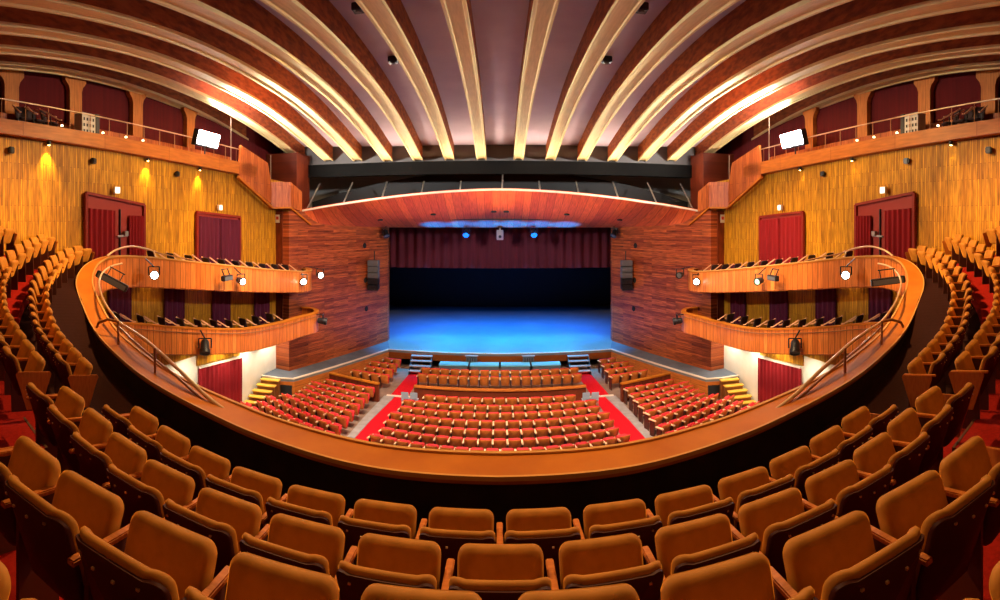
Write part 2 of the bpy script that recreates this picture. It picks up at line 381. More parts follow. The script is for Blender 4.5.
# stage house
mb = MB()
front = [(-11.5, 22.1), (-10.5, 22.1), (-9.75, 22.3), (-6.65, 29.4), (-3.4, 29.2), (0, 29.1), (3.4, 29.2), (6.65, 29.4), (9.75, 22.3), (10.5, 22.1), (11.5, 22.1)]
mb.prism(front + [(14, 24), (14, 46.5), (-14, 46.5), (-14, 24)], .86, 1.0); struct(mb, 'floor_stage', 'stage')
mb = MB()
for m, side in SIDES:
    pl = [(-11.5, 22.14), (-10.5, 22.14), (-9.72, 22.34), (-6.62, 29.5), (-7.2, 31.6), (-10.5, 23.5), (-11.5, 23.6)]
    mb.prism([mirror(p, m) for p in pl], .99, 1.008)
struct(mb, 'floor_apron', 'apron')
def inset(poly, d):
    out = []
    for i, p in enumerate(poly):
        a, b = poly[max(i-1, 0)], poly[min(i+1, len(poly)-1)]; L = math.hypot(b[0]-a[0], b[1]-a[1])
        out.append((p[0] - (b[1]-a[1])/L*d, p[1] + (b[0]-a[0])/L*d))
    return out
inn = inset(front, .12)
mb = MB()
for i in range(len(front)-1):
    a, b, c, d = front[i], front[i+1], inn[i+1], inn[i]
    if 3 <= i <= 6: continue
    mb.prism([a, b, c, d], 0, .86)
mb2 = MB()
for i in range(3, 7): mb2.prism([front[i], front[i+1], inn[i+1], inn[i]], .5, .86)
struct(mb, 'wall_apron', 'apronwood'); struct(mb2, 'wall_stage_front', 'fascia2')
mb = MB(); mb.box((0, 30.6, .43), (13.6, .2, .86)); struct(mb, 'wall_under_stage', 'black')
mb = MB()
ou = inset(front, -.03); ii = inset(front, .10)
for i in range(len(front)-1): mb.prism([ou[i], ou[i+1], ii[i+1], ii[i]], .98, 1.03)
struct(mb, 'trim_1', 'trimwhite')
mb = MB(); mb.box((0, 46, 8), (28, .3, 16)); struct(mb, 'wall_stage_back', 'black')
for s in (-1, 1):
    mb = MB(); mb.box((s*13.6, 39, 8), (.3, 14.5, 16)); struct(mb, 'wall_stage_'+('left' if s < 0 else 'right'), 'black')
mb = MB(); mb.box((0, 39, E+3.2), (28, 14.5, .3)); struct(mb, 'ceiling_stage', 'black')
# red pelmet
mb = MB(); rows = []
for i in range(181):
    x = -7.6+15.2*i/180; y = 32.4 + .09*math.sin(i*.9) + .03*math.sin(i*.37)
    rows.append([(x, y, E-2.8), (x, y, E+3.04), (x, y+.05, E+3.04), (x, y+.05, E-2.8)])
mb.grid(rows, closed=True)
tag(mb.build('stage_pelmet', 'valance', smooth=60), 'dark red pleated pelmet curtain hanging across the top of the stage opening', 'curtain')

# splayed plank walls of the proscenium
for m, side in SIDES:
    poly = [(-11.5, 23.6), (-10.5, 23.4), (-7.2, 31.5), (-7.2, 32.0), (-9.0, 32.0), (-12.6, 25.6)]
    mb = MB(); mb.prism([mirror(p, m) for p in poly], 1.0, E+.72)
    struct(mb, 'wall_proscenium_'+side, 'wall_wood')
    mb = MB(); mb.prism([mirror(p, m) for p in [(-11.52, 23.58), (-10.9, 23.44), (-10.88, 23.5), (-11.5, 23.7)]], E-5.0, E+.74)
    struct(mb, 'trim_pillar_'+side, 'darkwood')

# ------------------------------------------------------------------ the plank canopy over the proscenium
root = tag(empty('canopy', (0, 25, E)), 'red-orange plank canopy arching over the stage opening', 'canopy')
N = 40; top, bot = [], []
F, G = [], []
for i in range(N+1):
    t = -1+2*i/N
    yf = 24.3 + 1.7*(1-abs(t)**1.6); F.append((10.45*t, yf, E + .64 + 1.14*(1-abs(t)**1.7)))
    if abs(t) < .68: G.append((7.25*t/.68, 31.4, E-.16))
    else:
        f = (abs(t)-.68)/.32; G.append((math.copysign(7.25+(9.96-7.25)*f, t), 31.4+(24.85-31.4)*f, E-.16+.15*f))
rows = []
for a, b in zip(F, G):
    a, b = Vector(a), Vector(b); r = []
    for k in range(9):
        u = k/8; p = a.lerp(b, u); p.z += -.22*math.sin(math.pi*u)*(a.z-b.z)/2; r.append(p)
    rows.append([p for p in r] + [p+Vector((0, .02, .14)) for p in reversed(r)])
cb = MB(); cb.grid(rows, closed=True); o = cb.build('soffit', 'canopy', root, 40); o.matrix_parent_inverse = Matrix.Translation((0, -25, -E))
cb = MB(); cb.tube([(p[0], p[1]-.02, p[2]+.06) for p in F], .06, 6); o = cb.build('edge_trim', 'trimwhite', root, 60); o.matrix_parent_inverse = Matrix.Translation((0, -25, -E))
def canopy_pt(t, u):
    f = (t+1)/2*N; i = min(int(f), N-1); f -= i
    a = Vector(F[i]).lerp(Vector(F[i+1]), f); b = Vector(G[i]).lerp(Vector(G[i+1]), f)
    p = a.lerp(b, u); p.z += -.22*math.sin(math.pi*u)*(a.z-b.z)/2; return p
for t, u in ((-.66, .55), (-.36, .45), (-.033, .42), (.033, .42), (.36, .45), (.66, .55)):
    p = canopy_pt(t, u); d = MB(); d.lathe([(.0, -.06), (.13, -.06), (.16, -.03), (.16, .05), (.0, .05)], p, (0, 0, 1), 14)
    o = d.build('recessed_downlight', 'black', root, 40); o.matrix_parent_inverse = Matrix.Translation((0, -25, -E))
for k, (t, xb) in enumerate([(-.955, -10.3), (-.775, -8.3), (-.585, -6.28), (-.39, -4.18), (-.2, -2.13), (0.01, .15), (.2, 2.13), (.39, 4.18), (.585, 6.28), (.775, 8.3), (.955, 10.3)]):
    p = canopy_pt(t, 0); hb = E+2.55
    r = MB(); r.tube([(p.x, p.y+.05, p.z+.05), (xb, 27.3, E+2.4 if abs(xb) > 1 else E+2.8)], .045, 6)
    pl = 'in the middle' if abs(t) < .1 else f'{ORD[min(k, 10-k)]} from the {"left" if t < 0 else "right"} end'
    tag(r.build('canopy_hanger', 'metal', smooth=50), f'grey steel hanger rod between canopy and black beam, {pl}', 'rod', 'steel hangers of the canopy')

# ------------------------------------------------------------------ side gallery: fascia, pillars, rail, stair parapets
def P_wall(px, off=0):
    """where the line of a panorama column meets the plane parallel to the side wall, off metres inside it"""
    t = math.tan((500-px)/500); y = (13.4-off)/(t+.088); return (-(13.4-off)+.088*y, y)
def zpx(p, py): return E + (225-py)/500*math.hypot(p[0], p[1])
for m, side in SIDES:
    root = tag(empty('gallery_parapet', mirror((-12.5, 14, E+2.5), m)), f'orange wooden band of the {side} upper side gallery running above the slatted wall', 'gallery front', 'gallery fronts')
    inv = Matrix.Translation(-Vector(root.location))
    rows = []
    for i in range(31):
        y = -6 + 27.2*i/30; x = wallx(y)+.30; hb = 2.72-.0335*(y-8); ht = hb+.43+.01*(y-8)
        rows.append([(x*m, y, E+hb), (x*m, y, E+ht), ((x-.32)*m, y, E+ht), ((x-.32)*m, y, E+hb)])
    o = MB().grid(rows, closed=True).build('band', 'fascia2', root); o.matrix_parent_inverse = inv
    rl = MB(); pts = []
    for i in range(31):
        y = -6+27.0*i/30; x = wallx(y)+.02; ht = 2.72-.0335*(y-8)+.43+.01*(y-8); pts.append((x*m, y, E+ht+.66))
    rl.tube(pts, .022, 6); o = rl.build('handrail', 'rail', root, 60); o.matrix_parent_inverse = inv
    for k in range(18):
        y = 6.5+14.3*k/17; x = wallx(y)+.02; ht = 2.72-.0335*(y-8)+.43+.01*(y-8)
        p = MB(); p.tube([(x*m, y, E+ht-.02), (x*m, y, E+ht+.66)], .014, 6); o = p.build('post', 'railbrown', root, 60); o.matrix_parent_inverse = inv
    # pillars with flared heads against the curtain of the recess
    for k, px in enumerate((12, 76, 138, 191)):
        t = math.tan((500-px)/500); y = 14.75/(t+.088); x = -14.75+.088*y
        zt = E+rib_h(y, 13.2)+.5; hw = .27; mb = MB()
        prof = [(-hw, E+2.2), (-hw, zt-.95), (-hw-.05, zt-.78), (-hw-.2, zt-.6), (-hw-.2, zt), (hw+.2, zt), (hw+.2, zt-.6), (hw+.05, zt-.78), (hw, zt-.95), (hw, E+2.2)]
        mb.extrude([((x+.088*a)*m, y+a, z) for a, z in prof], (-.2*m, 0, 0))
        tag(mb.build('gallery_pillar', 'pillar'), f'flared wooden pillar of the {side} gallery, {ORD[3-k]} from the stage', 'pillar', 'flared gallery pillars')
    # low board wall behind the rail
    mb = MB()
    for (pa, pb) in ((60, 200),):
        ya, yb = 3, 21
        mb.prism([mirror((wallx(ya)-.95, ya), m), mirror((wallx(yb)-.95, yb), m), mirror((wallx(yb)-1.05, yb), m), mirror((wallx(ya)-1.05, ya), m)], E+2.2, [E+3.8, E+3.3, E+3.3, E+3.8])
    struct(mb, 'wall_gallery_boards_'+side, 'stairwood')
    # stair parapets that step down from the gallery to the canopy
    def quad(name, pxs, offs, th, label, mt='stairwood'):
        pts = []
        for (px, py), off in zip(pxs, offs):
            p = P_wall(px, off); pts.append((p[0]*m, p[1], zpx(p, py)))
        q = MB(); q.extrude(pts, (-th*m, th*.3, 0)); return q.build(name, mt)
    root2 = tag(empty('stair_parapet', mirror((-11.4, 22, E+1), m)), f'stepped plank parapet between the {side} gallery and the canopy', 'stair parapet', 'stair parapets')
    inv2 = Matrix.Translation(-Vector(root2.location))
    o = quad('upper_panel', [(239, 176), (241, 145), (268, 163), (271, 182), (276, 208)], [.3, .3, .3, .3, .3], .12, ''); o.parent = root2; o.matrix_parent_inverse = inv2
    p0, p1, p2 = P_wall(271, .28), (-10.45, 23.5), (-10.15, 24.3)
    za = [zpx(p0, 207.5), zpx(p1, 207), zpx(p2, 212)]; zb = [zpx(p0, 182), zpx(p1, 182), zpx(p2, 192)]
    q = MB(); pl = [p0, p1, p2, (-10.5, 24.6), (-11.6, 24.2)]
    q.prism([mirror(p, m) for p in pl], [za[0], za[1], za[2], za[2], za[0]], [zb[0], zb[1], zb[2], zb[2], zb[0]])
    o = q.build('lower_panel', 'stairwood', root2); o.matrix_parent_inverse = inv2
    q = MB(); a = P_wall(238, .34); b = P_wall(272, .34)
    q.bar((a[0]*m, a[1], zpx(a, 177)), (b[0]*m, b[1], zpx(b, 208)), .14, .10); q.bar((b[0]*m, b[1], zpx(b, 208)), (p1[0]*m, p1[1]-.05, zpx(p1, 207.5)), .12, .08)
    q.bar((p1[0]*m, p1[1]-.05, zpx(p1, 207.5)), (-9.85*m, 24.75, E+.02), .12, .08)
    o = q.build('edge_moulding', 'ledge', root2); o.matrix_parent_inverse = inv2
    # dark panel behind
    mb = MB(); mb.prism([mirror(p, m) for p in [(-13.5, 25.3), (-10.9, 25.3), (-10.9, 27.2), (-13.5, 27.2)]], E+.7, E+4); struct(mb, 'wall_gallery_end_'+side, 'darkwood')

# ------------------------------------------------------------------ doorways in the side walls
def folds(a, b, z0, z1, m, mt, name, n=14, amp=.05, parent=None):
    """a pleated curtain between plan points a and b; z1 may be a pair"""
    z1 = z1 if isinstance(z1, tuple) else (z1, z1); rows = []; a, b = Vector(a), Vector(b); d = (b-a); nn = Vector((-d.y, d.x)).normalized()
    if nn.x < 0: nn = -nn
    K = n*6
    for i in range(K+1):
        f = i/K; p = a+d*f; wv = amp*math.sin(f*n*2*math.pi)+amp; zt = z1[0]+(z1[1]-z1[0])*f
        rows.append([((p.x+nn.x*(wv+.01))*m, p.y+nn.y*wv, z0), ((p.x+nn.x*(wv+.01))*m, p.y+nn.y*wv, zt), ((p.x+nn.x*(wv-.02))*m, p.y+nn.y*wv, zt), ((p.x+nn.x*(wv-.02))*m, p.y+nn.y*wv, z0)])
    g = MB(); g.grid(rows, closed=True); return g.build(name, mt, parent, 60)
dn = 0
for m, side in SIDES:
    for which, (pxa, pya, pxb, pyb, zb, mt) in enumerate(((84, 193, 142, 205, E-1.6, 'redcurtain'), (195, 212, 238, 217, E-2.6, 'purple' if m == 1 else 'redcurtain'))):
        dn += 1
        a, b = P_wall(pxa, .02), P_wall(pxb, .02); za, zb_ = zpx(a, pya), zpx(b, pyb)
        root = tag(empty('door_%d' % dn, mirror(((a[0]+b[0])/2, (a[1]+b[1])/2, zb), m)), kind='structure'); inv = Matrix.Translation(-Vector(root.location))
        fr = MB(); q = Vector((b[0]-a[0], b[1]-a[1])).normalized(); off = .10
        def at2(f, o_=0): return ((a[0]+(b[0]-a[0])*f+o_)*m, a[1]+(b[1]-a[1])*f)
        zt = lambda f: za+(zb_-za)*f
        fr.bar((*at2(0, off), zt(0)), (*at2(1, off), zt(1)), .12, .10)
        for f in (0, 1): fr.bar((*at2(f, off), zb), (*at2(f, off), zt(f)), .10, .12)
        o = fr.build('door_frame', 'doorframe', root); o.matrix_parent_inverse = inv
        lf = MB(); lf.extrude([(*at2(.0, .03), zb), (*at2(1, .03), zb), (*at2(1, .03), zt(1)), (*at2(0, .03), zt(0))], (.03*m, 0, 0))
        o = lf.build('door_leaf', 'door', root); o.matrix_parent_inverse = inv
        if which == 0:
            st = MB(); st.bar((*at2(.56, .10), zb), (*at2(.56, .10), zt(.5)-.35), .05, .05)
            o = st.build('meeting_stile', 'housing', root); o.matrix_parent_inverse = inv
            hd = MB(); hd.bar((*at2(.50, .14), E-.05-.35), (*at2(.68, .14), E-.02-.35), .05, .06); hd.box((*at2(.64, .16), E+.05-.35), (.12, .18, .16))
            o = hd.build('push_bar', 'metal', root); o.matrix_parent_inverse = inv
            spans = ((.03, .46), (.70, .98))
        else: spans = ((.02, .49), (.51, .98))
        for k, (f0, f1) in enumerate(spans):
            pa = (a[0]+(b[0]-a[0])*f0+.10, a[1]+(b[1]-a[1])*f0); pb = (a[0]+(b[0]-a[0])*f1+.10, a[1]+(b[1]-a[1])*f1)
            c = folds(pa, pb, zb, (zt(f0)-(.5 if which == 0 else .16), zt(f1)-(.42 if which == 0 else .16)), m, mt, 'door_curtain', 5, .05)
            hue = 'purple' if mt == 'purple' else 'dark red'
            place = f'the {side} wing door by the seats' if which == 0 else f'the {side} door above the upper box'
            tag(c, f'{hue} curtain of {place}, half {"nearer the stage" if k else "farther from the stage"}', 'curtain', 'door curtains')
        # lit sign over the doorway
        f = .48; p = at2(f, .16); z = zt(f)
        sr = tag(empty('exit_sign', (*p, z+.34)), f'small lit sign box over the {side} {"wing door beside the seat rows" if which == 0 else "door above the upper box"}', 'sign', 'lit door signs'); iv = Matrix.Translation((-p[0], -p[1], -(z+.34)))
        g = MB(); g.box((*p, z+.30), (.10, .26, .24)); o = g.build('housing', 'paper', sr); o.matrix_parent_inverse = iv
        g = MB(); g.box((p[0]+.055*m, p[1], z+.30), (.012, .21, .19)); o = g.build('lit_face', 'sign', sr); o.matrix_parent_inverse = iv
    # maroon hangings on the wall between the two box tiers
    for k, (pa, pb) in enumerate(((108, 131), (164, 184), (212, 230), (254, 269))):
        a, b = P_wall(pa, .06), P_wall(pb, .06)
        c = folds(a, b, E-4.9, E-2.0, m, 'purple', 'wall_hanging', 4, .03)
        tag(c, f'dark purple wall curtain behind the {side} lower box, {ORD[3-k]} from the stage', 'curtain', 'purple wall curtains behind the lower boxes')
    # slat panel and red curtain of the stalls entrance under the boxes
    a, b = P_wall(197, .05), P_wall(240, .05)
    mb = MB(); mb.extrude([(a[0]*m, a[1], zpx(a, 366)), (b[0]*m, b[1], zpx(b, 355)), (b[0]*m, b[1], E-5.4), (a[0]*m, a[1], E-5.4)], (-.08*m, 0, 0)); struct(mb, 'wall_entrance_panel_'+side, 'slats')
    c = folds((a[0]+.05, a[1]), (b[0]+.05, b[1]), 0.02, (zpx(a, 368), zpx(b, 357.5)), m, 'redcurtain', 'entrance_curtain', 11, .06)
    tag(c, f'bright red pleated curtain of the {side} stalls entrance beneath the boxes', 'curtain', 'stalls entrance curtains')
    mb = MB(); mb.bar((a[0]*m+.12*m, a[1], zpx(a, 367)), (b[0]*m+.12*m, b[1], zpx(b, 356)), .1, .08); struct(mb, 'trim_entrance_'+side, 'trimwhite')

# ------------------------------------------------------------------ balcony parapet and box fronts (one continuous horseshoe front)
PAR = [(0, 4.58, 2.3, .42), (-1.3, 4.62, 2.3, .42), (-2.44, 4.85, 2.3, .42), (-3.25, 5.1, 2.3, .42), (-4.7, 5.65, 2.3, .42), (-6.04, 6.36, 2.3, .42), (-7.68, 7.36, 2.26, .42), (-9.2, 8.4, 2.05, .42),
       (-10.5, 9.3, 1.62, .42), (-10.95, 9.97, 1.25, .38), (-11.02, 10.62, 1.03, .32), (-10.87, 11.32, .96, .24), (-10.6, 12.5, 1.05, .2), (-10.3, 14.5, 1.3, .2), (-9.95, 17, 1.62, .2), (-9.55, 19.9, 1.98, .2), (-9.25, 21.8, 2.18, .2), (-9.3, 22.9, 2.24, .2), (-9.75, 23.9, 2.26, .2), (-10.1, 24.2, 2.26, .2)]
par, parL = smooth_path(PAR, 150); parN = normals(par)
root = tag(empty('balcony_parapet', (0, 5, E-2.3)), 'long curved wooden balcony front sweeping from wing to wing past the upper boxes', 'balcony front')
inv = Matrix.Translation((0, -5, -(E-2.3)))
def sweep_h(path, nrm, prof):
    """a mirrored sweep of prof(point)->[(n, dz)] round the whole horseshoe"""
    left = []
    for p, n in zip(path, nrm): left.append([(p[0]+n[0]*a, p[1]+n[1]*a, E-p[2]+dz) for a, dz in prof(p)])
    right = [[(-x, y, z) for x, y, z in r] for r in left[:0:-1]]
    return right + left
for name, mt, prof in (('ledge', 'ledge', lambda p: [(-.02, -.07), (-.02, 0), (p[3]+.02, 0), (p[3]+.02, -.07)]),
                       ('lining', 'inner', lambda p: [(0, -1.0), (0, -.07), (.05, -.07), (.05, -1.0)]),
                       ('fascia', 'fascia', lambda p: [(p[3]-.06, -1.0), (p[3]-.06, -.07), (p[3], -.07), (p[3], -.97), (p[3]-.03, -1.0)]),
                       ('edge_strip', 'edge', lambda p: [(p[3]-.01, -.02), (p[3]-.01, .022), (p[3]+.035, .022), (p[3]+.035, -.02)]),
                       ('seat_side_strip', 'edge', lambda p: [(-.04, -.03), (-.04, .012), (-.01, .012), (-.01, -.03)])):
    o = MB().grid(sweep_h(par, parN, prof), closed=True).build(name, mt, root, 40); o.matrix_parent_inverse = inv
LOW = [(-11.6, 8.6, 2.75), (-11.1, 9.8, 2.88), (-10.75, 11.0, 3.0), (-10.5, 12.2, 3.18), (-10.2, 13.8, 3.5), (-9.75, 17.4, 4.12), (-9.4, 20, 4.3), (-9.0, 21.6, 4.26), (-8.75, 22.5, 4.26), (-8.85, 23.3, 4.27), (-9.4, 24.1, 4.28), (-10.1, 24.3, 4.28)]
low, lowL = smooth_path(LOW, 90); lowN = normals(low)
for m, side in SIDES:
    root = tag(empty('box_parapet', mirror((-9.6, 19, E-4.3), m)), f'curved orange board front of the {side} lower box tier with a rounded stage end', 'box front', 'lower box fronts'); inv = Matrix.Translation(-Vector(root.location))
    for name, mt, prof in (('fascia', 'fascia', [(-.08, -.97), (-.08, -.06), (0, -.06), (0, -.94), (-.03, -.97)]), ('cap', 'ledge', [(-.22, -.06), (-.22, 0), (.03, 0), (.03, -.06)])):
        rows = [[((p[0]+n[0]*a)*m, p[1]+n[1]*a, E-p[2]+dz) for a, dz in prof] for p, n in zip(low, lowN)]
        o = MB().grid(rows, closed=True).build(name, mt, root, 40); o.matrix_parent_inverse = inv
    rows = []
    for p, n in zip(low, lowN): rows.append([((p[0]+n[0]*.045)*m, p[1]+n[1]*.045, E-p[2]-.18)])
    # thin lighting bar along each front
    t = MB(); t.tube([r[0] for r in rows], .016, 5); o = t.build('lighting_bar', 'railbrown', root, 60); o.matrix_parent_inverse = inv
    # floors of the two tiers
    for nm, path, dz, i0 in (('floor_box_upper_', par, -.74, 96), ('floor_box_lower_', low, -.76, 6)):
        rows = []
        for p in path[i0:]:
            xw = wallx(min(p[1], 25)); rows.append([(p[0]*m-.02*m, p[1], E-p[2]+dz), (p[0]*m-.02*m, p[1], E-p[2]+dz+.12), (xw*m, p[1], E-p[2]+dz+.12), (xw*m, p[1], E-p[2]+dz)])
        struct(MB().grid(rows, closed=True), nm+side, 'darkwood')

# ------------------------------------------------------------------ balcony tiers
ROWS = {
 'A': [(0, 3.28, 2.02), (-1.5, 3.3, 2.02), (-2.5, 3.42, 2.0), (-3.6, 3.75, 1.96), (-4.66, 4.15, 1.9), (-6.9, 5.3, 1.85), (-8.06, 6.0, 1.75), (-9.3, 6.85, 1.5), (-10.1, 7.6, 1.26), (-10.9, 8.6, .98), (-11.5, 9.6, .80), (-11.9, 10.75, .66)],
 'B': [(0, 2.42, 1.725), (-1.5, 2.44, 1.725), (-2.5, 2.55, 1.70), (-3.5, 2.85, 1.65), (-4.72, 3.26, 1.57), (-7.2, 4.4, 1.45), (-8.5, 5.15, 1.35), (-9.7, 5.95, 1.15), (-10.6, 6.75, .92), (-11.5, 8.1, .52), (-12.35, 9.55, .3)],
 'C': [(0, 1.55, 1.35), (-1.5, 1.5, 1.35), (-2.6, 1.55, 1.34), (-3.6, 1.85, 1.31), (-4.9, 2.4, 1.25), (-7.5, 3.5, 1.05), (-9, 4.3, .95), (-10.3, 5.1, .75), (-11.2, 5.9, .48), (-12.1, 7.2, .15), (-12.65, 8.4, .03)],
 'D': [(0, .66, 1.18), (-1.5, .62, 1.18), (-2.6, .66, 1.16), (-3.7, .98, 1.12), (-5, 1.5, 1.0), (-7.8, 2.6, .7), (-9.3, 3.4, .55), (-10.8, 4.3, .3), (-11.8, 5.2, .05), (-12.6, 6.6, -.2), (-12.9, 7.4, -.3)],
 'E': [(0, -.24, .9), (-1.5, -.28, .9), (-2.6, -.2, .88), (-3.7, .12, .82), (-5, .6, .68), (-7.8, 1.7, .35), (-9.5, 2.5, .2), (-11, 3.4, 0), (-12, 4.3, -.2), (-12.8, 5.8, -.5), (-13.0, 6.4, -.55)]}
RP = {k: smooth_path(v, 80) for k, v in ROWS.items()}
FLOORDROP = .84
def back_off(path, d): return [(p[0]-n[0]*d, p[1]-n[1]*d, p[2]) for p, n in zip(path, normals(path))]
backs = {k: back_off(RP[k][0], .30) for k in ROWS}
parin = smooth_path([p[:3] for p in PAR[:11]], 80)[0]
order = 'ABCDE'
for i, k in enumerate(order):
    fr = parin if i == 0 else backs[order[i-1]]; bk = backs[k]; own = RP[k][0]
    left = []
    for j in range(80):
        z = E-own[j][2]-FLOORDROP
        zl = z-.6 if i == 0 else E-RP[order[i-1]][0][j][2]-FLOORDROP-.06
        left.append([(bk[j][0], bk[j][1], z-.06), (bk[j][0], bk[j][1], z), (fr[j][0], fr[j][1], z), (fr[j][0], fr[j][1], min(zl, z-.08))])
    rows = [[(-x, y, z) for x, y, z in r] for r in left[:0:-1]] + left
    struct(MB().grid(rows, closed=True), 'floor_balcony', 'carpetshade' if i == 0 else 'carpet')  # front tier gets the carpet with painted shade

# ------------------------------------------------------------------ chairs
def rrect(wd, ht, r, n=5, taper=0):
    pts = []
    for cx, cz, a0 in ((wd/2-r, ht/2-r, 0), (-wd/2+r, ht/2-r, 90), (-wd/2+r, -ht/2+r, 180), (wd/2-r, -ht/2+r, 270)):
        for k in range(n+1):
            a = R(a0+90*k/n); pts.append((cx+r*math.cos(a), cz+r*math.sin(a)))
    return [(x*(1-taper*(.5-z/ht)), z) for x, z in pts]
def cushion(mb, outline, rings, place):
    hx = max(abs(p[0]) for p in outline); hz = max(abs(p[1]) for p in outline)
    mb.rings([[place(x*(1-i/hx), d, z*(1-i/hz)) for x, z in outline] for i, d in rings]); return mb
def make_chair(kind):
    big = kind == 'balcony'
    root = empty('balcony_chair' if big else 'stalls_chair')
    def pb(x, d, z): return (x, d - (.09 if big else .0) + 1.15*x*x + (.26-z)*.36, z+(.61 if big else .56) + (.35*x*x if z > 0 else 0))          # backrest frame
    cushion(MB(), rrect(.515, .50, .085, 5, .12), [(.13, .045), (.05, .05), (.016, .04), (0, .018), (0, -.008), (.014, -.024), (.04, -.028), (.2, -.028)], pb).build('backrest', 'velvet' if big else 'redpad', root, 60)
    sh = MB(); cushion(sh, rrect(.512, .49, .08, 5, .12), [(.2, -.022), (.02, -.022), (.0, -.024), (0, -.044), (.012, -.052), (.2, -.052)], lambda x, d, z: pb(x, d, z-.016))
    if big:
        sh.cur = 1
        for x in (-.16, -.055, .055, .16): sh.box(pb(x, -.054, .195), (.014, .010, .010))
    sh.build('back_shell', ['shell', 'stud'] if big else ['orange_shell'], root, 50)
    dz = 0 if big else -.055
    def ps(x, d, z): return (x, .275 + d*.93 + z*.36, .575 + dz + z*.93 - d*.36)
    cushion(MB(), rrect(.475, .46, .06, 5, .04), [(.2, -.062), (.05, -.055), (.018, -.045), (0, -.02), (0, .02), (.02, .045), (.06, .05), (.2, .05)], ps).build('seat', 'velvet' if big else 'redpad', root, 60)
    a = MB(); a.bar((-.2825, -.04, .68), (-.2825, .41, .655), .045 if big else .08, .03 if big else .05); a.build('armrest', 'arm' if big else 'cream', root, bevel=.006)
    l = MB(); l.prism([(-.297, .06), (-.268, .06), (-.268, .34), (-.297, .34)], 0, .645); l.build('leg', 'armdark', root)
    if not big:
        for c in root.children:
            for v in c.data.vertices: v.co.x *= .91
    return root
chair0 = make_chair('balcony')
endp = MB(); endp.extrude([(-.33, .13, .24), (-.33, .30, .24), (-.33, .43, .64), (-.33, .41, .67), (-.33, .02, .69), (-.33, .0, .65)], (.02, 0, 0)); end0 = endp.build('end_panel', 'arm', bevel=.005)
end1 = end0.copy(); end1.data = end0.data.copy(); COL.objects.link(end1)
for v in end1.data.vertices: v.co.x = -v.co.x
first = [True]
ROWNAME = {'A': 'front row', 'B': 'second row', 'C': 'third row', 'D': 'fourth row'}
def place_chair(row, s, m, label, end=None):
    path, L = RP[row]; p, i = at(path, L, s); n = normals(path)[i]
    if first[0]: o = chair0; first[0] = False
    else: o = copy_tree(chair0)
    o.location = (p[0]*m, p[1], E-p[2]-FLOORDROP); o.rotation_euler = (0, 0, math.atan2(-n[0]*m, n[1]))
    tag(o, label, 'theatre seat', 'tan velvet balcony seats')
    if end:
        # end is the house side ('out' = towards the wing) on which the row stops
        left_local = (end == 'out') == (m == 1)
        c = (end0 if left_local else end1).copy(); COL.objects.link(c); c.parent = o
    return o
PITCH = .565
for row, n_c, odd in (('A', 7, 0), ('B', 7, 1), ('C', 5, 0), ('D', 4, 1)):
    rn = ROWNAME[row]
    if odd: place_chair(row, 0, 1, f'tan velvet balcony seat on the centre line of the {rn}')
    for m, side in SIDES:
        for i in range(n_c):
            s = (i+1)*PITCH if odd else (i+.5)*PITCH
            last = i == n_c-1
            place_chair(row, s, m, f'tan velvet balcony seat in the {rn}, {ORD[i]} {side} of the centre line', 'out' if last and row != 'D' else None)
# wings, counted from the wall door end back towards the aisle
for row, s0, trim in (('A', 5.15, .25), ('B', 5.15, .2), ('C', 10.6, .45)):
    path, L = RP[row]; n = int((L-trim-s0)/PITCH)+1; rn = ROWNAME[row]
    for m, side in SIDES:
        for i in range(n):
            s = L-trim-i*PITCH
            place_chair(row, s, m, f'tan velvet balcony seat in the {side} wing {rn}, {ORD[i]} from the side wall', 'out' if i == 0 else ('in' if i == n-1 and row != 'C' else None))
bpy.data.objects.remove(end0); bpy.data.objects.remove(end1)

# aisle steps of the balcony with dark nosings
for m, side in SIDES:
    for row, nxt in (('A', 'B'), ('B', 'C'), ('C', 'D')):
        mb = MB(); pa, La = RP[row]; pb_, Lb = RP[nxt]; base = backs[row]
        s = 4.55; (p, i) = at(pa, La, s); n = normals(pa)[i]; z0 = E-p[2]-FLOORDROP; t = (n[1], -n[0])
        (q, j) = at(pb_, Lb, s); z1 = E-q[2]-FLOORDROP
        step = (z1-z0)/2; c = (p[0]-n[0]*.30+n[0]*.22, p[1]-n[1]*.30+n[1]*.22)
        root = tag(empty('aisle_step', (c[0]*m, c[1], z0), math.atan2(-n[0]*m, n[1])), f'red carpeted half step in the {side} balcony aisle behind the {ROWNAME[row]}', 'step', 'balcony aisle steps')
        MB().box((0, 0, step/2), (.84, .42, step)).build('tread', 'carpet', root)
        MB().box((0, .215, step-.02), (.84, .03, .05)).build('nosing', 'nosing', root)

